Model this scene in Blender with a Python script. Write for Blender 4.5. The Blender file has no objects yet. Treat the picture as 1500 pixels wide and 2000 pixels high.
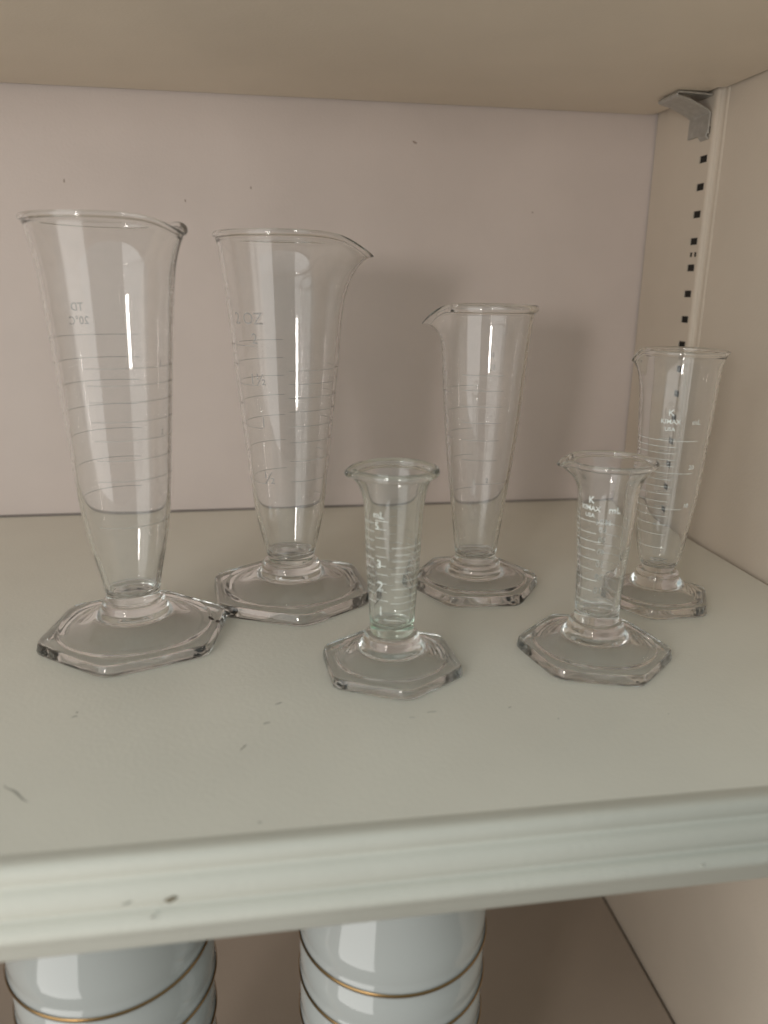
import bpy, math, random
from mathutils import Vector, Matrix
random.seed(7)
PI = math.pi
scn = bpy.context.scene
C = scn.collection

# ------------------------------------------------------------------ camera
CAM_Z = 0.135
yaw, pit, rol = 0.15699215, 0.28178654, 0.01324286
def mat3(*r): return Matrix(r)
Bm = mat3((1,0,0),(0,0,-1),(0,1,0))
Rz = mat3((math.cos(yaw),-math.sin(yaw),0),(math.sin(yaw),math.cos(yaw),0),(0,0,1))
Rx = mat3((1,0,0),(0,math.cos(pit),-math.sin(pit)),(0,math.sin(pit),math.cos(pit)))
Rr = mat3((math.cos(rol),-math.sin(rol),0),(math.sin(rol),math.cos(rol),0),(0,0,1))
R = Rr @ Rx @ Bm @ Rz                       # world -> camera (x right, y down, z forward)
ax, ay, az_ = Vector(R[0]), -Vector(R[1]), -Vector(R[2])
cam_d = bpy.data.cameras.new('camera')
cam = bpy.data.objects.new('camera', cam_d); C.objects.link(cam)
M = Matrix((ax, ay, az_)).transposed().to_4x4()
M.translation = Vector((0, 0, CAM_Z))
cam.matrix_world = M
cam_d.sensor_fit = 'VERTICAL'
cam_d.sensor_height = 7.37
cam_d.lens = 7.37 * 1520 / 2000
cam_d.clip_start = 0.01; cam_d.clip_end = 50
cam_d.dof.use_dof = True
cam_d.dof.focus_distance = 0.335
cam_d.dof.aperture_fstop = 1.7
scn.camera = cam

# ------------------------------------------------------------------ world and lamps
w = bpy.data.worlds.new('World'); scn.world = w; w.use_nodes = True
bg = w.node_tree.nodes['Background']
bg.inputs[1].default_value = 0.46
_nt = w.node_tree
_tc = _nt.nodes.new('ShaderNodeTexCoord'); _sp = _nt.nodes.new('ShaderNodeSeparateXYZ')
_mr = _nt.nodes.new('ShaderNodeMapRange'); _mr.inputs[1].default_value = -0.35; _mr.inputs[2].default_value = 0.25
_mx = _nt.nodes.new('ShaderNodeMix'); _mx.data_type = 'RGBA'
_mx.inputs[6].default_value = (0.38, 0.36, 0.31, 1); _mx.inputs[7].default_value = (0.86, 1.0, 1.0, 1)   # darker room floor, pale daylit room above
_nt.links.new(_tc.outputs['Generated'], _sp.inputs[0]); _nt.links.new(_sp.outputs['Z'], _mr.inputs[0])
_nt.links.new(_mr.outputs[0], _mx.inputs[0]); _nt.links.new(_mx.outputs[2], bg.inputs[0])

def lamp(name, ang, dist, z, wx, wz, radiance, col, origin=(0.05, 0.33)):
    l = bpy.data.lights.new(name, 'AREA'); l.shape = 'RECTANGLE'; l.size = wx; l.size_y = wz
    l.energy = radiance * PI * wx * wz; l.color = col
    o = bpy.data.objects.new(name, l); C.objects.link(o)
    d = Vector((math.cos(math.radians(ang)), math.sin(math.radians(ang)), 0))
    o.location = Vector((origin[0], origin[1], z)) + d * dist
    tgt = Vector((origin[0], origin[1], 0.08))
    o.rotation_euler = (tgt - o.location).to_track_quat('-Z', 'Y').to_euler()
    return o
lamp('window_light', -130, 0.88, 0.10, 0.66, 1.76, 1.65, (1.0, 0.99, 0.96), (-0.06, 0.33))
lamp('window_gap_light', -119, 1.2, 0.22, 0.105, 0.15, 42, (1.0, 0.93, 0.88))

scn.view_settings.view_transform = 'Standard'
scn.view_settings.look = 'None'
scn.view_settings.exposure = 0.10
scn.view_settings.gamma = 1.0
scn.view_settings.use_curve_mapping = False
cy = scn.cycles
cy.max_bounces = 20; cy.transmission_bounces = 18; cy.glossy_bounces = 8; cy.diffuse_bounces = 6
cy.transparent_max_bounces = 16
cy.caustics_refractive = True; cy.caustics_reflective = True; cy.blur_glossy = 1.0
cy.sample_clamp_indirect = 0.0
cy.use_denoising = True
try: cy.denoiser = 'OPENIMAGEDENOISE'
except Exception: pass

# ------------------------------------------------------------------ materials
def new_mat(name):
    m = bpy.data.materials.new(name); m.use_nodes = True
    nt = m.node_tree; return m, nt, nt.nodes['Principled BSDF']
def paint(name, col, rough=0.42, var=0.04, bump=0.10, bscale=600, spec=0.4):
    m, nt, b = new_mat(name)
    tc = nt.nodes.new('ShaderNodeTexCoord')
    n = nt.nodes.new('ShaderNodeTexNoise'); n.inputs['Scale'].default_value = 14; n.inputs['Detail'].default_value = 4
    nt.links.new(tc.outputs['Object'], n.inputs['Vector'])
    r = nt.nodes.new('ShaderNodeMapRange'); r.inputs[1].default_value = .3; r.inputs[2].default_value = .7
    nt.links.new(n.outputs['Fac'], r.inputs[0])
    mx = nt.nodes.new('ShaderNodeMix'); mx.data_type = 'RGBA'
    mx.inputs[6].default_value = (*[c*(1-var) for c in col], 1); mx.inputs[7].default_value = (*[min(1, c*(1+var)) for c in col], 1)
    nt.links.new(r.outputs[0], mx.inputs[0]); nt.links.new(mx.outputs[2], b.inputs['Base Color'])
    n2 = nt.nodes.new('ShaderNodeTexNoise'); n2.inputs['Scale'].default_value = bscale; n2.inputs['Detail'].default_value = 2
    nt.links.new(tc.outputs['Object'], n2.inputs['Vector'])
    n3 = nt.nodes.new('ShaderNodeTexNoise'); n3.inputs['Scale'].default_value = 30; n3.inputs['Detail'].default_value = 2
    nt.links.new(tc.outputs['Object'], n3.inputs['Vector'])
    add = nt.nodes.new('ShaderNodeMath'); add.operation = 'MULTIPLY_ADD'; add.inputs[1].default_value = 3.0
    nt.links.new(n3.outputs['Fac'], add.inputs[0]); nt.links.new(n2.outputs['Fac'], add.inputs[2])
    bp = nt.nodes.new('ShaderNodeBump'); bp.inputs['Strength'].default_value = bump; bp.inputs['Distance'].default_value = 0.001
    nt.links.new(add.outputs[0], bp.inputs['Height']); nt.links.new(bp.outputs[0], b.inputs['Normal'])
    b.inputs['Roughness'].default_value = rough
    b.inputs['Specular IOR Level'].default_value = spec
    return m
M_wall = paint('cream_wall_paint', (0.66, 0.575, 0.535), 0.5)
M_side = paint('cream_side_paint', (0.63, 0.55, 0.46), 0.45)
M_shelf = paint('cream_shelf_paint', (0.75, 0.725, 0.64), 0.38, spec=0.5)
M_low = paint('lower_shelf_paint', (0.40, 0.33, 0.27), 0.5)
M_hole = paint('hole_shade_black', (0.02, 0.017, 0.015), 0.8)
M_porc = paint('white_porcelain', (0.42, 0.43, 0.415), 0.07, var=0.01, bump=0.0, spec=1.0)
M_scuff = paint('scuff_grime', (0.30, 0.25, 0.20), 0.8, var=.2)
M_dark_reflect = paint('painted_dark_reflection', (0.03, 0.022, 0.018), 0.5)
M_metal, nt, b = new_mat('dull_zinc_steel')
b.inputs['Metallic'].default_value = 0.6; b.inputs['Roughness'].default_value = 0.42
n = nt.nodes.new('ShaderNodeTexNoise'); n.inputs['Scale'].default_value = 300; n.inputs['Detail'].default_value = 5
cr = nt.nodes.new('ShaderNodeValToRGB'); cr.color_ramp.elements[0].color = (0.34, 0.33, 0.30, 1); cr.color_ramp.elements[1].color = (0.60, 0.59, 0.56, 1)
tc = nt.nodes.new('ShaderNodeTexCoord'); nt.links.new(tc.outputs['Object'], n.inputs['Vector'])
nt.links.new(n.outputs['Fac'], cr.inputs[0]); nt.links.new(cr.outputs[0], b.inputs['Base Color'])
M_gold, nt, b = new_mat('worn_gilding')
b.inputs['Metallic'].default_value = 1; b.inputs['Roughness'].default_value = 0.3
b.inputs['Base Color'].default_value = (0.30, 0.19, 0.085, 1)

def glass_mat(name, dens, tint, wob=0.005, dust=1.0):
    m = bpy.data.materials.new(name); m.use_nodes = True; nt = m.node_tree
    for n in list(nt.nodes): nt.nodes.remove(n)
    out = nt.nodes.new('ShaderNodeOutputMaterial')
    g = nt.nodes.new('ShaderNodeBsdfGlass'); g.inputs['Roughness'].default_value = 0.0; g.inputs['IOR'].default_value = 1.48
    g.inputs['Color'].default_value = (1, 1, 1, 1)
    v = nt.nodes.new('ShaderNodeVolumeAbsorption'); v.inputs['Color'].default_value = (*tint, 1); v.inputs['Density'].default_value = dens
    tc = nt.nodes.new('ShaderNodeTexCoord'); mp = nt.nodes.new('ShaderNodeMapping'); mp.inputs['Scale'].default_value = (1, 1, 0.25)
    n = nt.nodes.new('ShaderNodeTexNoise'); n.inputs['Scale'].default_value = 70; n.inputs['Detail'].default_value = 0
    bp = nt.nodes.new('ShaderNodeBump'); bp.inputs['Strength'].default_value = wob; bp.inputs['Distance'].default_value = 0.001
    nt.links.new(tc.outputs['Object'], mp.inputs[0]); nt.links.new(mp.outputs[0], n.inputs['Vector'])
    nt.links.new(n.outputs['Fac'], bp.inputs['Height']); nt.links.new(bp.outputs[0], g.inputs['Normal'])
    df = nt.nodes.new('ShaderNodeBsdfDiffuse'); df.inputs[0].default_value = (0.85, 0.85, 0.83, 1)
    tl = nt.nodes.new('ShaderNodeBsdfTransparent'); m1 = nt.nodes.new('ShaderNodeMixShader'); m1.inputs[0].default_value = 0.25
    nt.links.new(df.outputs[0], m1.inputs[1]); nt.links.new(tl.outputs[0], m1.inputs[2])
    dn = nt.nodes.new('ShaderNodeTexNoise'); dn.inputs['Scale'].default_value = 120; dn.inputs['Detail'].default_value = 5; dn.inputs['Roughness'].default_value = 0.7
    dr = nt.nodes.new('ShaderNodeMapRange'); dr.inputs[1].default_value = .35; dr.inputs[2].default_value = .75; dr.inputs[3].default_value = 0.012*dust; dr.inputs[4].default_value = 0.055*dust
    nt.links.new(tc.outputs['Object'], dn.inputs['Vector']); nt.links.new(dn.outputs['Fac'], dr.inputs[0])
    m2 = nt.nodes.new('ShaderNodeMixShader'); nt.links.new(dr.outputs[0], m2.inputs[0]); nt.links.new(g.outputs[0], m2.inputs[1]); nt.links.new(m1.outputs[0], m2.inputs[2])
    nt.links.new(m2.outputs[0], out.inputs['Surface']); nt.links.new(v.outputs[0], out.inputs['Volume'])
    return m
M_glass = glass_mat('clear_glass', 5, (0.62, 0.86, 0.72))
M_glass_g = glass_mat('greenish_glass', 30, (0.55, 0.86, 0.68))
M_foot = glass_mat('pressed_clear_glass', 1.0, (0.62, 0.86, 0.72), 0.003, 0.3)
M_foot_g = glass_mat('pressed_greenish_glass', 2.0, (0.55, 0.86, 0.68), 0.003, 0.3)
def etch_mat(name, col, opac):
    m = bpy.data.materials.new(name); m.use_nodes = True; nt = m.node_tree
    for n in list(nt.nodes): nt.nodes.remove(n)
    out = nt.nodes.new('ShaderNodeOutputMaterial')
    t = nt.nodes.new('ShaderNodeBsdfTransparent'); d = nt.nodes.new('ShaderNodeBsdfDiffuse'); d.inputs[0].default_value = (*col, 1)
    tc = nt.nodes.new('ShaderNodeTexCoord'); n = nt.nodes.new('ShaderNodeTexNoise'); n.inputs['Scale'].default_value = 500
    r = nt.nodes.new('ShaderNodeMapRange'); r.inputs[1].default_value = .35; r.inputs[2].default_value = .65
    r.inputs[3].default_value = opac*.55; r.inputs[4].default_value = opac
    nt.links.new(tc.outputs['Object'], n.inputs['Vector']); nt.links.new(n.outputs['Fac'], r.inputs[0])
    mx = nt.nodes.new('ShaderNodeMixShader')
    nt.links.new(r.outputs[0], mx.inputs[0]); nt.links.new(t.outputs[0], mx.inputs[1]); nt.links.new(d.outputs[0], mx.inputs[2])
    nt.links.new(mx.outputs[0], out.inputs['Surface']); return m
M_etch_grey = etch_mat('acid_etched_grey', (0.42, 0.40, 0.39), 0.85)
M_etch_white = etch_mat('etched_white_fill', (0.86, 0.90, 0.87), 0.95)

# ------------------------------------------------------------------ mesh helpers
def mobj(name, verts, faces, mat, parent=None, smooth=False, loc=None):
    me = bpy.data.meshes.new(name); me.from_pydata([tuple(v) for v in verts], [], faces); me.update()
    if smooth:
        for p in me.polygons: p.use_smooth = True
    me.materials.append(mat)
    o = bpy.data.objects.new(name, me); C.objects.link(o)
    if parent: o.parent = parent
    if loc: o.location = loc
    return o
def fix_normals(o):
    import bmesh
    bm = bmesh.new(); bm.from_mesh(o.data); bmesh.ops.recalc_face_normals(bm, faces=bm.faces); bm.to_mesh(o.data); bm.free()
def bevel(o, w, seg=2, smooth=True):
    m = o.modifiers.new('bevel', 'BEVEL'); m.width = w; m.segments = seg; m.limit_method = 'ANGLE'; m.angle_limit = math.radians(35)
    if smooth:
        for p in o.data.polygons: p.use_smooth = True
    try: m.harden_normals = True
    except Exception: pass
def box_vf(x0, x1, y0, y1, z0, z1, off=0):
    v = [(x, y, z) for x in (x0, x1) for y in (y0, y1) for z in (z0, z1)]
    f = [(0,1,3,2),(4,6,7,5),(0,4,5,1),(2,3,7,6),(0,2,6,4),(1,5,7,3)]
    return v, [tuple(i+off for i in q) for q in f]
def box(name, x0, x1, y0, y1, z0, z1, mat, parent=None, bv=0):
    v, f = box_vf(x0, x1, y0, y1, z0, z1)
    o = mobj(name, v, f, mat, parent)
    if bv: bevel(o, bv)
    return o
def prism_x(name, prof, x0, x1, mat, parent=None, smooth_bevel=0):
    """profile of (y, z) extruded along x"""
    n = len(prof)
    v = [(x0, y, z) for y, z in prof] + [(x1, y, z) for y, z in prof]
    f = [(i, (i+1) % n, n+(i+1) % n, n+i) for i in range(n)] + [tuple(range(n))[::-1], tuple(range(n, 2*n))]
    o = mobj(name, v, f, mat, parent); fix_normals(o)
    if smooth_bevel: bevel(o, smooth_bevel, 3)
    return o
def empty(name, loc, label, cat, group=None, rz=0):
    o = bpy.data.objects.new(name, None); C.objects.link(o); o.location = loc; o.rotation_euler = (0, 0, rz)
    o.empty_display_size = 0.02
    return tag(o, label, cat, group)
def tag(o, label, cat, group=None):
    o['label'] = label; o['category'] = cat
    if group: o['group'] = group
    return o

# ------------------------------------------------------------------ the cabinet
XW, XL, YB = 0.2388, -0.56, 0.476
ZT = 0.234
cab = empty('cabinet', (0, YB, -0.2952), 'cream painted cabinet interior with back wall and slotted rail at the right', 'cabinet')
cz = 0.2952
def cl(v): return [(x, y-YB, z+cz) for x, y, z in v]      # cabinet local
def cbox(name, x0, x1, y0, y1, z0, z1, mat, bv=0):
    v, f = box_vf(x0, x1, y0, y1, z0, z1); o = mobj(name, cl(v), f, mat, cab)
    if bv: bevel(o, bv)
    return o
back = cbox('back_panel', XL-0.01, XW+0.012, YB, YB+0.012, -0.32, 0.62, M_wall)
side = cbox('side_panel', XW, XW+0.012, 0.150, YB-0.0002, -0.32, 0.62, M_side)
cbox('side_panel', XL-0.012, XL, 0.150, YB-0.0002, -0.32, 0.62, M_side)
# slotted rail: a real sheet with square openings, a near-black block behind it painting in the shade of the slots
PX = 0.2356
RY0, RY1 = 0.4135, 0.4750
ys = [RY0, 0.4140, 0.4222, RY1]
zs_list = []
z = 0.2023 - 0.0138*15
for k in range(17):
    zs_list.append(z + 0.0138*k)
rv, rf = [], []
def quad(a, b_, c, d):
    i = len(rv); rv.extend([a, b_, c, d]); rf.append((i, i+1, i+2, i+3))
z_prev = -0.024
HH = 0.0018
ya, yb = 0.4150, 0.4225
for zc in [zz_ for zz_ in zs_list if zz_ > 0.0] :
    zlo, zhi = zc-HH, zc+HH
    quad((PX, RY0, z_prev), (PX, RY1, z_prev), (PX, RY1, zlo), (PX, RY0, zlo))
    quad((PX, RY0, zlo), (PX, ya, zlo), (PX, ya, zhi), (PX, RY0, zhi))
    quad((PX, yb, zlo), (PX, RY1, zlo), (PX, RY1, zhi), (PX, yb, zhi))
    X2 = PX+0.0006
    quad((PX, ya, zlo), (PX, yb, zlo), (X2, yb, zlo), (X2, ya, zlo))
    quad((PX, ya, zhi), (PX, yb, zhi), (X2, yb, zhi), (X2, ya, zhi))
    quad((PX, ya, zlo), (PX, ya, zhi), (X2, ya, zhi), (X2, ya, zlo))
    quad((PX, yb, zlo), (PX, yb, zhi), (X2, yb, zhi), (X2, yb, zlo))
    z_prev = zhi
quad((PX, RY0, z_prev), (PX, RY1, z_prev), (PX, RY1, 0.60), (PX, RY0, 0.60))
rail = mobj('slotted_rail', cl(rv), rf, M_side, cab)
# rounded front edge of the rail, then a shallow groove and a second bead on the side panel
ev, ef = [], []
prof = []
for k in range(9):
    a = k/8*PI/2
    prof.append((PX + 0.0022*(1-math.cos(a)), RY0 - 0.0024*math.sin(a)))
prof += [(XW-0.0006, 0.4092), (XW-0.0003, 0.4086), (XW-0.0006, 0.4077), (XW-0.0007, 0.4070), (XW-0.0004, 0.4062), (XW+0.0002, 0.4055)]
for (x, y) in prof: ev += [(x, y, -0.024), (x, y, 0.60)]
for i in range(len(prof)-1): ef.append((2*i, 2*i+2, 2*i+3, 2*i+1))
mobj('rail_edge', cl(ev), ef, M_side, cab, smooth=True)
shade_block = mobj('slot_shade_block', cl(box_vf(PX+0.0007, XW-0.0002, ya-0.003, yb+0.006, -0.023, 0.60)[0]), box_vf(0,1,0,1,0,1)[1], M_hole, cab)
# small pair of punched marks between two slots
for yy in (0.4153, 0.4196):
    v, f = box_vf(PX-0.0001, PX+0.0008, yy-0.0009, yy+0.0009, 0.1540-0.0012, 0.1540+0.0012)
    mobj('punched_mark', cl(v), f, M_hole, cab)

def blotch(name, p, axis, w, h, mat, parent, off, rot=0, th=0.00015, seed=0):
    """small irregular raised mark; axis 'y' lies on a wall facing -y, 'z' lies on a floor"""
    rnd = random.Random(seed); n = 12; v = []
    for s in (0, 1):
        for k in range(n):
            a = 2*PI*k/n; rr = (0.65 + 0.5*rnd.random()) * (1 if s == 0 else 0.7)
            u, q = rr*w/2*math.cos(a), rr*h/2*math.sin(a)
            u, q = u*math.cos(rot)-q*math.sin(rot), u*math.sin(rot)+q*math.cos(rot)
            d = 0.00002 + s*th
            if axis == 'y': v.append((p[0]+u-off[0], p[1]-d-off[1], p[2]+q-off[2]))
            else: v.append((p[0]+u-off[0], p[1]+q-off[1], p[2]+d-off[2]))
    f = [(k, (k+1) % n, n+(k+1) % n, n+k) for k in range(n)] + [tuple(range(n, 2*n))]
    o = mobj(name, v, f, mat, parent); fix_normals(o); return o
coff = (0, YB, -cz)
M_dent = paint('wall_nick', (0.36, 0.28, 0.24), 0.7, var=.1)
for i, (x, z, w_, h_, r) in enumerate([(0.0902, 0.2142, .0030, .0013, -.4), (-0.0027, 0.1873, .0008, .0018, .2), (-0.039, 0.1796, .0008, .0017, .1),
                                 (-0.1025, 0.1879, .0009, .0022, -.1), (0.1626, 0.1786, .0014, .0010, 0)]):
    blotch('wall_nick', (x, YB, z), 'y', w_, h_, M_dent, back, (0, 0, 0), r, seed=i).location = (0, 0, 0)
for o in list(back.children):
    for v in o.data.vertices: v.co.y -= YB; v.co.z += cz

# ------------------------------------------------------------------ shelves
def lip_profile(depth):
    return [(depth, 0.0), (0.1720, 0.0), (0.1700, 0.0004), (0.1680, 0.0006), (0.1665, 0.0002), (0.1657, -0.0009), (0.1654, -0.0030),
            (0.1661, -0.0043), (0.1663, -0.0050), (0.1649, -0.0055), (0.1635, -0.0068), (0.1627, -0.0092), (0.1631, -0.0112), (0.1637, -0.0120),
            (0.1623, -0.0124), (0.1609, -0.0131), (0.1598, -0.0148), (0.1601, -0.0162), (0.1613, -0.0180), (0.1633, -0.0215), (0.1647, -0.0248), (0.1655, -0.0260), (0.1667, -0.0266),
            (0.1830, -0.0266), (0.1830, -0.0240), (depth, -0.0240)]
def make_shelf(name, label, mat, z, notch=0.4065):
    e = empty(name, (0, YB-0.0040, z), label, 'shelf')
    yb_ = YB-0.0040
    prof = lip_profile(0.19)
    o = prism_x('front_lip', [(y-yb_, zz_) for y, zz_ in prof], XL+0.001, XW-0.0025, mat, e)
    for p in o.data.polygons:
        ysp = [o.data.vertices[i].co.y for i in p.vertices]
        p.use_smooth = len(p.vertices) == 4 and max(ysp) < 0.1723-yb_
    # flat plate behind the lip, notched round the rail
    pts = [(XL+.001, 0.19), (XW-.0025, 0.19), (XW-.0025, notch-.002), (0.2325, notch), (0.2325, 0.4700)]
    for k in range(1, 7):
        a = k/6*PI/2
        pts.append((0.2265+0.006*math.cos(a), 0.4688+0.006*math.sin(a)))
    pts += [(XL+.001, yb_)]
    n = len(pts)
    v = [(x, y-yb_, 0.0) for x, y in pts] + [(x, y-yb_, -0.0240) for x, y in pts]
    f = [tuple(range(n)), tuple(range(n, 2*n))[::-1]] + [(i, (i+1) % n, n+(i+1) % n, n+i) for i in range(n)]
    p = mobj('plate', v, f, mat, e); fix_normals(p)
    return e
main_shelf = make_shelf('shelf', 'cream painted shelf with moulded front lip carrying the six glass graduates', M_shelf, 0)
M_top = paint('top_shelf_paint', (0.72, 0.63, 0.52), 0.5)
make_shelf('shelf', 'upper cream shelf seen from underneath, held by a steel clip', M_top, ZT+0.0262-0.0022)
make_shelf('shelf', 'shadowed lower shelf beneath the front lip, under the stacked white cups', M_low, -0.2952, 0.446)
M_gap_shade = paint('painted_gap_shade', (0.25, 0.22, 0.20), 0.8, var=.2)
cbox('joint_gap_shade', XL+.002, PX-.001, YB-.0012, YB-.0001, -0.0005, 0.0009, M_gap_shade)  # thin dark strip, paints in the shadow line of the gap behind the shelf
yb_ = YB-0.0040
def shelf_mark(p, w_, h_, rot, seed, mat=None, nm='scuff_mark'):
    b_ = blotch(nm, p, 'z', w_, h_, mat or M_floor_scuff, main_shelf, (0, yb_, 0), rot, seed=seed)
M_floor_scuff = paint('faint_scuff', (0.40, 0.39, 0.34), 0.6, var=.15)
for i, (x, y, w_, h_, r) in enumerate([(-.0633, .236, .0020, .0010, .5), (-.0630, .2385, .0009, .0014, .1), (-.0019, .2238, .0030, .0010, .3), (.0021, .2355, .0032, .0008, .5), (.0788, .223, .0014, .0006, .3),
                                  (-.0089, .211, .0040, .0005, 1.0), (.052, .2235, .004, .0004, .1), (.045, .221, .0025, .0004, -.1), (.0925, .214, .0012, .0005, .5), (.130, .212, .0010, .0005, .5), (-.004, .1755, .0014, .0005, .2)]):
    shelf_mark((x, y, 0), w_, h_, r, i+20)
# curved faint scratch at the left
sv, sf = [], []
for k in range(13):
    t = k/12; x = -.0745+.0085*t; y = .2010-.0075*t**.6+.001*math.sin(t*5)
    sv += [(x, y-yb_, .00003), (x+.0004, y-yb_+.0009*(1-abs(2*t-1)), .00003)]
for k in range(12): sf.append((2*k, 2*k+2, 2*k+3, 2*k+1))
mobj('scuff_mark', sv, sf, M_floor_scuff, main_shelf)
M_lipchip = paint('lip_chip', (0.20, 0.17, 0.12), 0.8, var=.2)
for i, (x, z, w_, h_, mt) in enumerate([(-.0258, -.0098, .0036, .0016, M_lipchip), (-.0362, -.0096, .0026, .0008, M_floor_scuff), (-.0300, -.0122, .0014, .0008, M_floor_scuff), (.114, -.0145, .0016, .0014, M_floor_scuff)]):
    yy = 0.1627 if z > -.0115 else 0.1603
    b_ = blotch('paint_chip', (x, yy, z), 'y', w_, h_, mt, main_shelf, (0, yb_, 0), .35, th=.0004, seed=50+i)

# ------------------------------------------------------------------ shelf clip
clip = empty('shelf_clip', (PX, 0.425, 0.2125), 'bent grey steel shelf clip hooked into the slotted rail under the upper shelf', 'shelf clip')
def sheet(name, path, y0, y1, th, parent, off, bv=0.0004, taper=None):
    """a bent strip: path of (x,z), width y0..y1, thickness th"""
    n = len(path); up, dn = [], []
    for i in range(n):
        a = Vector(path[max(0, i-1)]); b_ = Vector(path[min(n-1, i+1)]); t = (b_-a).normalized(); nn = Vector((-t[1], t[0]))
        up.append(Vector(path[i])+nn*th/2); dn.append(Vector(path[i])-nn*th/2)
    ring = up + dn[::-1]; m = len(ring)
    v = []
    for s, y in enumerate((y0, y1)):
        for j, q in enumerate(ring):
            i = j if j < n else m-1-j
            yy = y
            if taper: yy = y + (taper[i][s])
            v.append((q[0]-off[0], yy-off[1], q[1]-off[2]))
    f = [(j, (j+1) % m, m+(j+1) % m, m+j) for j in range(m)]
    for s in (0, m):
        for i in range(n-1):
            q = (s+i, s+i+1, s+m-2-i, s+m-1-i); f.append(q if s else q[::-1])
    o = mobj(name, v, f, M_metal, parent); fix_normals(o); bevel(o, bv, 2); return o
co = (PX, 0.425, 0.2125)
path = [(PX-0.0008, 0.2325), (0.2260, 0.2329), (0.2165, 0.2331)]
for k in range(1, 7):
    a = k/6*PI; path.append((0.2165-0.0012*math.sin(a), 0.2331-0.0010*(1-math.cos(a))))
path += [(0.2220, 0.2299), (0.2290, 0.2270), (0.2325, 0.2255), (0.2335, 0.2249), (PX-0.0009, 0.2240)]
path += [(PX-0.0010, 0.2215), (PX-0.0010, 0.2140)]
sheet('bracket', path, 0.4148, 0.4350, 0.0010, clip, co)
sheet('hook', [(PX-0.0016, 0.2150), (PX-0.0018, 0.2132), (PX-0.0006, 0.2118), (PX+0.0010, 0.2122)], 0.4150, 0.4230, 0.0009, clip, co)

# ------------------------------------------------------------------ porcelain cups, stacked upside down
def lathe(prof, n=96, closed=False):
    v, f = [], []
    m = len(prof)
    idx = []
    for (r, z) in prof:
        if r < 1e-7: idx.append([len(v)]); v.append((0, 0, z))
        else:
            idx.append(list(range(len(v), len(v)+n)))
            for k in range(n):
                a = 2*PI*k/n; v.append((r*math.cos(a), r*math.sin(a), z))
    rng = range(m) if closed else range(m-1)
    for i in rng:
        A, B = idx[i], idx[(i+1) % m]
        for k in range(n):
            k2 = (k+1) % n
            if len(A) == 1 and len(B) == 1: continue
            if len(A) == 1: f.append((A[0], B[k2], B[k]))
            elif len(B) == 1: f.append((A[k], A[k2], B[0]))
            else: f.append((A[k], A[k2], B[k2], B[k]))
    return v, f
def make_cup(R_):
    e = empty('cup', (0, 0, 0), 'x', 'cup')
    s = R_/0.036
    out = [(0.0361, 0.0000), (0.0361, 0.0010), (0.0354, 0.0028), (0.0355, 0.0055), (0.0358, 0.009), (0.0353, 0.0125), (0.0340, 0.017), (0.0322, 0.024), (0.0290, 0.036), (0.023, 0.0450), (0.016, 0.0495), (0.016, 0.0530), (0.0140, 0.0530), (0.0135, 0.0500), (0, 0.0500)]
    inn = [(0, 0.0470), (0.014, 0.0462), (0.022, 0.0430), (0.028, 0.036), (0.0296, 0.026), (0.0322, 0.017), (0.0340, 0.010), (0.0340, 0.0040), (0.0346, 0.0004), (0.0354, -0.0004)]
    v, f = lathe([(r*s, z) for r, z in out] + [(r*s, z) for r, z in inn], 96)
    n0 = len(v)
    o = mobj('bowl', v, f, M_porc, e, smooth=True)
    # join rim
    me = o.data
    import bmesh
    bm = bmesh.new(); bm.from_mesh(me); bm.edges.ensure_lookup_table()
    bd = [ed for ed in bm.edges if ed.is_boundary]
    bmesh.ops.bridge_loops(bm, edges=bd); bmesh.ops.recalc_face_normals(bm, faces=bm.faces)
    for p in bm.faces: p.smooth = True
    bm.to_mesh(me); bm.free()
    g, gf = lathe([((0.0362)*s+.0001, 0.0006), (0.0361*s+.0003, 0.0007), (0.0361*s+.00035, 0.0011), (0.0361*s+.0003, 0.0016), (0.0361*s+.0001, 0.0018)], 96)
    mobj('gold_rim', g, gf, M_gold, e, smooth=True)
    return e
def dup(root, loc):
    r = root.copy(); C.objects.link(r); r.location = loc
    for ch in list(root.children):
        c = ch.copy(); C.objects.link(c); c.parent = r
    return r
NCUP = 12
STEP = 0.0180
ords = ['topmost', 'second from the top', 'third from the top']
for side_, (cx, cy_, R_) in (('left', (-0.0578, 0.2327, 0.0340)), ('right', (0.0409, 0.2268, 0.0336))):
    first = make_cup(R_)
    for k in range(NCUP):
        c = first if k == 0 else dup(first, (0, 0, 0))
        c.location = (cx + random.uniform(-.0004, .0004)*(k > 0) + (0.0012 if side_ == 'left' else -0.0004)*(k == 1), cy_, -0.0850 - STEP*k)
        if k < 3: c['label'] = 'white gold-rimmed cup, %s of the upturned stack %s' % (ords[k], 'at the lower left' if side_ == 'left' else 'at the lower middle')
        else:
            c['label'] = 'white gold-rimmed cup, %s from the top of the upturned stack %s' % (['fourth','fifth','sixth','seventh','eighth','ninth','tenth','eleventh','twelfth'][k-3], 'at the lower left' if side_ == 'left' else 'at the lower middle')
        c['category'] = 'cup'; c['group'] = 'upturned white cups stacked on the lower shelf'

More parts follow.
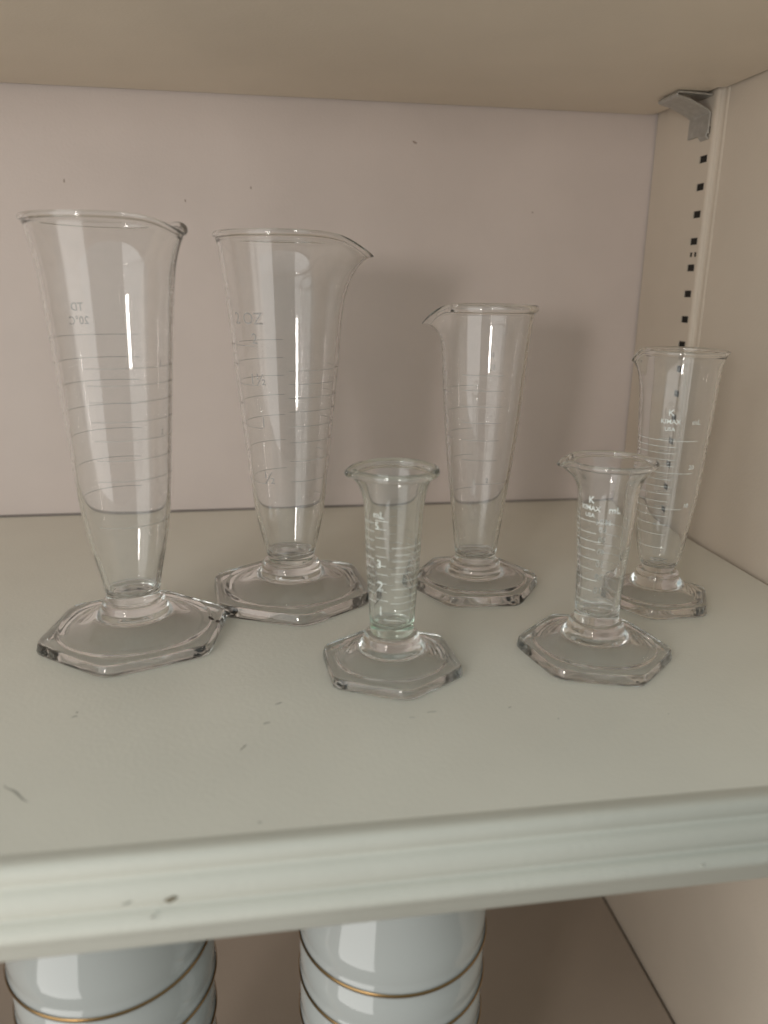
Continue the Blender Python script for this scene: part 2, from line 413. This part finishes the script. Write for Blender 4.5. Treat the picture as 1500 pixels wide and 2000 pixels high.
# ------------------------------------------------------------------ glass graduates
def interp(tab, x):
    if x <= tab[0][0]: return tab[0][1]
    for (x0, y0), (x1, y1) in zip(tab, tab[1:]):
        if x <= x1:
            return y0 + (y1-y0)*(x-x0)/(x1-x0)
    return tab[-1][1]
def smooth_tab(tab, n=70):
    """monotone-ish Catmull resampling of (z, r)"""
    out = []; N = len(tab)
    m = []
    for i in range(N):
        if i == 0: s = (tab[1][1]-tab[0][1])/(tab[1][0]-tab[0][0])
        elif i == N-1: s = (tab[-1][1]-tab[-2][1])/(tab[-1][0]-tab[-2][0])
        else: s = (tab[i+1][1]-tab[i-1][1])/(tab[i+1][0]-tab[i-1][0])
        m.append(s)
    for k in range(n+1):
        z = tab[0][0] + (tab[-1][0]-tab[0][0])*k/n
        i = 0
        while i < N-2 and z > tab[i+1][0]: i += 1
        h = tab[i+1][0]-tab[i][0]; t = (z-tab[i][0])/h
        r = (2*t**3-3*t*t+1)*tab[i][1] + (t**3-2*t*t+t)*h*m[i] + (-2*t**3+3*t*t)*tab[i+1][1] + (t**3-t*t)*h*m[i+1]
        out.append((z, r))
    return out

def text_mesh(s, size, bold=0.0):
    cu = bpy.data.curves.new('t', 'FONT'); cu.body = s; cu.size = size; cu.align_x = 'CENTER'; cu.align_y = 'CENTER'; cu.offset = bold; cu.resolution_u = 3
    o = bpy.data.objects.new('t', cu); C.objects.link(o)
    dg = bpy.context.evaluated_depsgraph_get(); dg.update()
    me = bpy.data.meshes.new_from_object(o.evaluated_get(dg))
    v = [tuple(x.co) for x in me.vertices]; f = [tuple(p.vertices) for p in me.polygons]
    bpy.data.objects.remove(o); bpy.data.curves.remove(cu); bpy.data.meshes.remove(me)
    return v, f

def graduate(name, label, pos, tab, ztop, wall, bead, foot, spout, arcs, texts, etch, glass, zin, inner_round=0.004, line_w=0.00024, pos_d=0.3):
    cx, cy_ = pos
    q_ = math.hypot(cx, cy_)/pos_d                       # measured profile, brought to the vessel's own distance
    tz = lambda z: CAM_Z + (z-CAM_Z)*q_
    tab = [(tz(z), r*q_) for z, r in tab]; ztop = tz(ztop); zin = tz(zin)
    arcs = [(tz(z), a, b_) for z, a, b_ in arcs]; texts = [(t_, tz(z), a, b_) for t_, z, a, b_ in texts]
    foot = (*foot[:6], tz(foot[6]))
    to_cam = math.atan2(-cy_, -cx)            # the side of the vessel turned to the photographer
    e = empty(name, (cx, cy_, 0), label, 'graduate', 'glass measuring graduates on the shelf')
    st = smooth_tab(tab)
    def r_out(z): return interp(st, z)
    sa, sA, sdrop, sdepth, swid, spow = spout
    saz = to_cam + math.radians(sa)
    def defo(r, a, z):
        """spout: pull outwards and down around azimuth saz near the rim"""
        s = (z-(ztop-sdepth))/sdepth
        if s <= 0: return r, z
        s = min(s, 1.0)
        d = (a-saz+PI) % (2*PI)-PI
        ww = math.exp(-(abs(d)/swid)**1.7)
        side_in = -0.22*sA*math.exp(-((abs(d)-2.1*swid)/(0.8*swid))**2)
        ss = s**spow
        return r + (sA*ww + side_in)*ss, z - sdrop*ww*s**(spow*1.3)
    zc = foot[6] + 0.0024; foot = (*foot[:5], foot[5], zc)
    tab = [(zc+.0001, interp(tab, zc+.0001))] + [t_ for t_ in tab if t_[0] > zc+.0012]
    st = smooth_tab(tab, 130)
    zb = tab[0][0]; zin = zb + 0.0024
    prof = [(0.0, zb+0.0002), (tab[0][1]*0.6, zb+0.00005), (tab[0][1]-0.0006, zb), (tab[0][1]-0.0001, zb+0.0005)]
    prof += [(r, z) for z, r in st if zb+0.0008 < z < ztop-bead*1.6]
    rt = r_out(ztop-bead) - wall/2
    for k in range(0, 13):
        a = math.radians(-50 + k*280/12)
        prof.append((rt + 0.0003 + bead*math.cos(a), ztop-bead + bead*math.sin(a)))
    inner = [(r-wall*(1+0.5*max(0, 1-(z-zb)/0.02)), z) for z, r in st if zin+inner_round < z < ztop-bead*1.9][::-1]
    prof += inner
    rl = inner[-1][0]; zl = inner[-1][1]
    for k in range(1, 8):
        a = k/8*PI/2
        prof.append((rl*(0.35+0.65*math.cos(a)) if k < 8 else 0, zl-(zl-zin)*math.sin(a)))
    prof.append((0.0, zin))
    NS = 256
    v, f = lathe(prof, NS)
    v2 = []
    for x, y, z in v:
        r = math.hypot(x, y)
        if r < 1e-7: v2.append((0, 0, z)); continue
        a = math.atan2(y, x)
        r2, z2 = defo(r, a, z)
        v2.append((r2*math.cos(a), r2*math.sin(a), z2))
    o = mobj('vessel', v2, f, glass, e, smooth=True); fix_normals(o)
    # ---- hexagonal foot with a round raised disc and a collar
    FR, fang, rdisc, hedge, hdisc, rc, zc = foot
    hdisc = zc - 0.0036; hedge *= 0.90; NF = 288
    nrm = [math.radians(fang+30+60*i) for i in range(6)]
    p_ = 20
    rdisc = min(rdisc, FR*0.845*0.885)
    def hexr(a):
        s = sum(max(0, math.cos(a-q))**p_ for q in nrm)**(1/p_)
        return FR*0.845/s
    D_ = hdisc-hedge
    def top(r):
        t = max(0, min(1, (rdisc*.93-r)/(rdisc*.93-rc-.002)))
        return hedge+.0010 + (D_-.0010)*t**1.7
    # hollow underside that follows the domed top
    rings = [(0, top(rc+.002)-.0042, 0)] + [(rr_, max(.0002, top(max(rr_, rc+.002))-.0042 + .0010*rr_/rdisc), 0) for rr_ in [rdisc*k/16 for k in range(2, 15)]]
    rings += [(.90, .0001, 1), (.975, .0000, 1), (.995, .0004, 1), (1.0, .0011, 1), (.993, .0020, 1), (.980, hedge-.0008, 1), (.970, hedge-.0003, 1), (.955, hedge-.0001, 1), (.935, hedge, 1),
             (rdisc*1.035, hedge-.0004, 0), (rdisc*1.015, hedge-.0002, 0), (rdisc*1.0, hedge+.0005, 0), (rdisc*.985, hedge+.0010, 0), (rdisc*.96, hedge+.0011, 0), (rdisc*.93, hedge+.0010, 0)]
    for k in range(1, 13):
        t = k/12
        rings.append((rdisc*.93*(1-t) + (rc+.0020)*t, hedge+.0010 + (D_-.0010)*t**1.7, 0))
    rings += [(rc+.0015, hdisc+.0004, 0), (rc+.0012, hdisc+.0010, 0), (rc+.0011, hdisc+.0018, 0), (rc+.0009, zc-.0009, 0), (rc+.0003, zc-.0002, 0), (rc-.0006, zc, 0), (rc*.5, zc-.0001, 0), (0, zc-.0002, 0)]
    fv_, ff_ = [], []; idx = []
    for (u, z, hx) in rings:
        if u == 0: idx.append([len(fv_)]); fv_.append((0, 0, z)); continue
        row = []
        for k in range(NF):
            a = 2*PI*k/NF
            if hx >= 1: r = u*hexr(a)
            elif hx > 0: r = u*hexr(a)
            else: r = u
            r = min(r, 10); row.append(len(fv_)); fv_.append((r*math.cos(a), r*math.sin(a), z))
        idx.append(row)
    for A, B in zip(idx, idx[1:]):
        for k in range(NF):
            k2 = (k+1) % NF
            if len(A) == 1: ff_.append((A[0], B[k2], B[k]))
            elif len(B) == 1: ff_.append((A[k], A[k2], B[0]))
            else: ff_.append((A[k], A[k2], B[k2], B[k]))
    fo = mobj('foot', [(x, y, z+.0001) for x, y, z in fv_], ff_, M_foot_g if glass is M_glass_g else M_foot, e, smooth=True); fix_normals(fo)
    # ---- graduations: ribbons that follow the outer wall
    gv, gf = [], []
    for (z, p0, p1) in arcs:
        n = max(4, int(abs(p1-p0)/4))
        tilt = random.uniform(-.0001, .0001)
        for s in range(n+1):
            ph = p0+(p1-p0)*s/n; a = to_cam + math.radians(ph)
            i = len(gv)
            for zz_ in (z-line_w/2+tilt*s/n, z+line_w/2+tilt*s/n):
                r = r_out(zz_)+0.00006; r, z3 = defo(r, a, zz_)
                gv.append((r*math.cos(a), r*math.sin(a), z3))
            if s: gf.append((i-2, i, i+1, i-1))
    if gv: mobj('graduation_lines', gv, gf, etch, e, smooth=True)
    for (s, z, ph, size) in texts:
        tv, tf = [], []
        v, f = text_mesh(s, size, 0.00005)
        i0 = len(tv); a0 = to_cam + math.radians(ph)
        for x, y, _ in v:
            r0 = r_out(z); a = a0 + x/r0; r = r_out(z+y)+0.00006
            tv.append((r*math.cos(a), r*math.sin(a), z+y))
        tf += [tuple(q+i0 for q in p) for p in f]
        mobj('lettering', tv, tf, etch, e)
    return e
G = 'glass_graduate'
# tall graduate at the left
arcs = [(z*.001, -78, -205) for z in (116.1, 107.5, 98.9, 89.5, 80.0, 68.6, 56.6)] + [(z*.001, -28 if i < 7 else -38, 92) for i, z in enumerate((106.8, 100.9, 95.0, 88.1, 81.3, 74.1, 66.4, 48.5))]
arcs = [(z, a, b_ + (0 if b_ > 0 else random.uniform(-4, 4))) for z, a, b_ in arcs]
g1 = graduate(G, 'tallest footed glass graduate at far left, tapering, with faint grey lines', (-.0525, .2975),
    [(.0123, .0103), (.0174, .0103), (.0235, .0113), (.0303, .0127), (.0429, .0153), (.0591, .0173), (.0710, .0181), (.0903, .0195), (.1088, .0208), (.1268, .0222), (.1400, .0234), (.1480, .0247), (.1540, .0261), (.1570, .0272)],
    .1570, .0014, .0010, (0.0394, 21, .0320, .0052, .0078, .0112, .0122), (60, .0030, .0046, .036, .36, 1.8), arcs,
    [('TD', .1262, -146, .0042), ('20°C', .1212, -146, .0042), ('1', .108, 48, .003), ('2', .083, 50, .003)], M_etch_grey, M_glass, .0165, pos_d=0.3049)
g1['label'] = 'tallest tapering glass graduate, leftmost on the shelf, with painted dark reflections on its foot'
foot_specks = []
for (px, py, s_, sd) in ((.0292, .0000, .0026, 3), (.0322, -.0026, .0020, 4)):
    blotch('reflection_speck', (px, py, .0050), 'z', s_, s_*1.3, M_dark_reflect, g1, (0, 0, 0), .4, th=.0002, seed=sd)  # dark reflection in the foot, painted on as small specks
# second tall graduate with the wide spout
arcs = [(z*.001, (-32 if i % 2 == 0 or i == 6 else -60), -176) for i, z in enumerate((111.8, 103.9, 96.2, 87.8, 78.7, 67.6, 54.7))]
arcs += [(z*.001, 2, 105 + (25 if i % 2 == 0 else 0)) for i, z in enumerate((102.4, 97.1, 91.5, 85.9, 79.7, 73.0, 65.0, 56.1, 45.2))]
graduate(G, 'tall conical glass graduate with a wide pouring spout reaching right, marked in ounces', (.0106, .3333),
    [(.0135, .0100), (.0165, .0100), (.0205, .0110), (.0250, .0121), (.0392, .0150), (.0531, .0167), (.0757, .0190), (.0974, .0212), (.1183, .0230), (.1345, .0246), (.1424, .0256), (.1500, .0267), (.1552, .0280)],
    .1552, .0014, .0012, (0.0402, 36, .0300, .0060, .0085, .0118, .0134), (84, .0084, .0082, .036, .38, 2.5), arcs,
    [('2', .1145, -33, .0058), ('1½', .0985, -33, .0062), ('1', .0812, -30, .0056), ('½', .0572, -28, .0072), ('2 OZ', .1222, -40, .0064)], M_etch_grey, M_glass, .0172, pos_d=0.3352)
# middle graduate with the heavy beaded rim
arcs = [(z*.001, -30, 28) for z in (99.7, 93.3, 86.5, 79.4, 71.7, 62.7)] + [(.052, -8, 80)] + [(z*.001, -50 - 15*(i % 2), -165) for i, z in enumerate((91.6, 81.7, 71.8, 59.6, 43.9))]
graduate(G, 'medium conical glass graduate with a thick beaded rim and small spout pointing left', (.0962, .3333),
    [(.0098, .0092), (.0154, .0096), (.0379, .0122), (.0596, .0149), (.0783, .0168), (.1010, .0184), (.1185, .0198), (.1225, .0203), (.1284, .0212)],
    .1284, .0014, .0017, (0.0322, -4, .0265, .0058, .0075, .0108, .0096), (-93, .0066, .0088, .019, .31, 1.7), arcs,
    [('R', .1080, 10, .0035), ('8', .1030, 12, .0035), ('8', .0990, -62, .0032), ('6', .0790, -62, .0032), ('4', .0668, -62, .0032), ('2', .0535, 14, .0030)], M_etch_grey, M_glass, .0118, pos_d=0.3493)
# small graduate in front, thick greenish rim
arcs = []
for i, z in enumerate((28.5, 31.9, 34.9, 38.4, 41.7, 45.0, 48.4, 51.8, 55.0, 58.1)):
    arcs += [(z*.001, -38, -12 + random.uniform(-3, 3)), (z*.001-.0012, -42, -85), (z*.001-.0022, -70, -130), (z*.001-.0007, -168, -200 if i % 2 else -185)]
for i, z in enumerate((24.5, 27.5, 29.9, 33.0, 36.0, 38.9, 41.3, 43.6, 45.9, 48.5)):
    arcs += [(z*.001, -3 if i % 2 else 4, 78), (z*.001+.0011, 95, 150)]
graduate(G, 'small cylindrical glass graduate nearest the front middle with a greenish flared rim', (.0443, .2580),
    [(.0105, .0079), (.0124, .0079), (.0246, .0086), (.0403, .0096), (.0574, .0103), (.0630, .0108), (.0680, .0117), (.0715, .0132), (.0752, .0156)],
      .0752, .0012, .0015, (0.0286, 34, .0205, .0046, .0066, .0093, .0104), (-84, .0020, .0012, .012, .34, 1.6), arcs,
    [('3', .0420, -30, .0042), ('2', .0338, -28, .0048), ('1', .0240, -28, .0048), ('5', .0560, -34, .0036), ('mL', .0600, -30, .0034)], M_etch_white, M_glass_g, .0140, line_w=.00020, pos_d=0.2637)
# small graduate at the right with white filled lettering
arcs = []
for i, z in enumerate((55.1, 50.9, 47.7, 44.4, 40.8, 36.7, 32.5, 28.3, 23.6, 18.6)):
    arcs += [(z*.001, -88, 14 if i == 0 else (-16 if i % 2 else -6)), (z*.001+.0016, -65, -100)]
for i, z in enumerate((49.4, 45.3, 41.1, 38.1, 34.7, 31.1, 28.0, 24.3, 19.5)):
    arcs += [(z*.001, 176 if i % 2 else 195, 112), (z*.001-.0011, 236, 215)]
for i in range(20):
    arcs.append(((22.0+i*22.9/19)*.001, 58 - (10 if i % 5 == 0 else 0), 98))
graduate(G, 'small cylindrical glass graduate at front right densely marked with white lines and lettering', (.1235, .2585),
    [(.0115, .0083), (.0211, .0083), (.0334, .0088), (.0514, .0102), (.0620, .0107), (.0665, .0112), (.0700, .0124), (.0730, .0143), (.0765, .0166)],
    .0765, .0012, .0010, (0.0310, 42, .0230, .0050, .0068, .0095, .0114), (-80, .0028, .0022, .012, .22, 1.6), arcs,
    [('K', .0630, -30, .0036), ('KIMAX', .0600, -32, .0025), ('USA', .0574, -32, .0021), ('mL', .0600, 16, .0034),
     ('MIN', .0497, 184, .0034), ('60', .0466, 184, .0032), ('50', .0427, 184, .0032), ('40', .0380, 184, .0032), ('30', .0331, 184, .0034), ('20', .0280, 184, .0036), ('10', .0222, 184, .0036)],
    M_etch_white, M_glass, .0145, line_w=.00020, pos_d=0.2868)
# graduate in the back right corner
arcs = []
for i, z in enumerate((75.2, 72.5, 69.8, 67.1, 64.3, 61.3, 58.5, 55.4, 52.1, 48.8, 45.5, 42.0, 38.2, 33.5, 27.2)):
    arcs.append((z*.001, -72, 42 if i in (0, 5) else (32 if i == 10 else 8)))
    if i % 2: arcs.append((z*.001-.0014, 165, 205))
graduate(G, 'slim glass graduate in the back right corner, in front of the slotted rail', (.1732, .3060),
    [(.0118, .0066), (.0137, .0064), (.0170, .0077), (.0212, .0093), (.0333, .0110), (.0498, .0130), (.0637, .0139), (.0860, .0152), (.0990, .0158), (.1044, .0163), (.1090, .0173), (.1115, .0182)],
    .1115, .0012, .0008, (0.0262, 1, .0210, .0052, .0075, .0082, .0117), (-86, .0018, .0050, .022, .22, 1.6), arcs,
    [('K', .0868, -6, .0038), ('KIMAX', .0832, -6, .0026), ('USA', .0800, -6, .0022), ('mL', .0832, 34, .0030), ('20', .0640, 38, .0026), ('10', .0470, 40, .0026)], M_etch_white, M_glass, .0160, line_w=.00020, pos_d=0.3537)
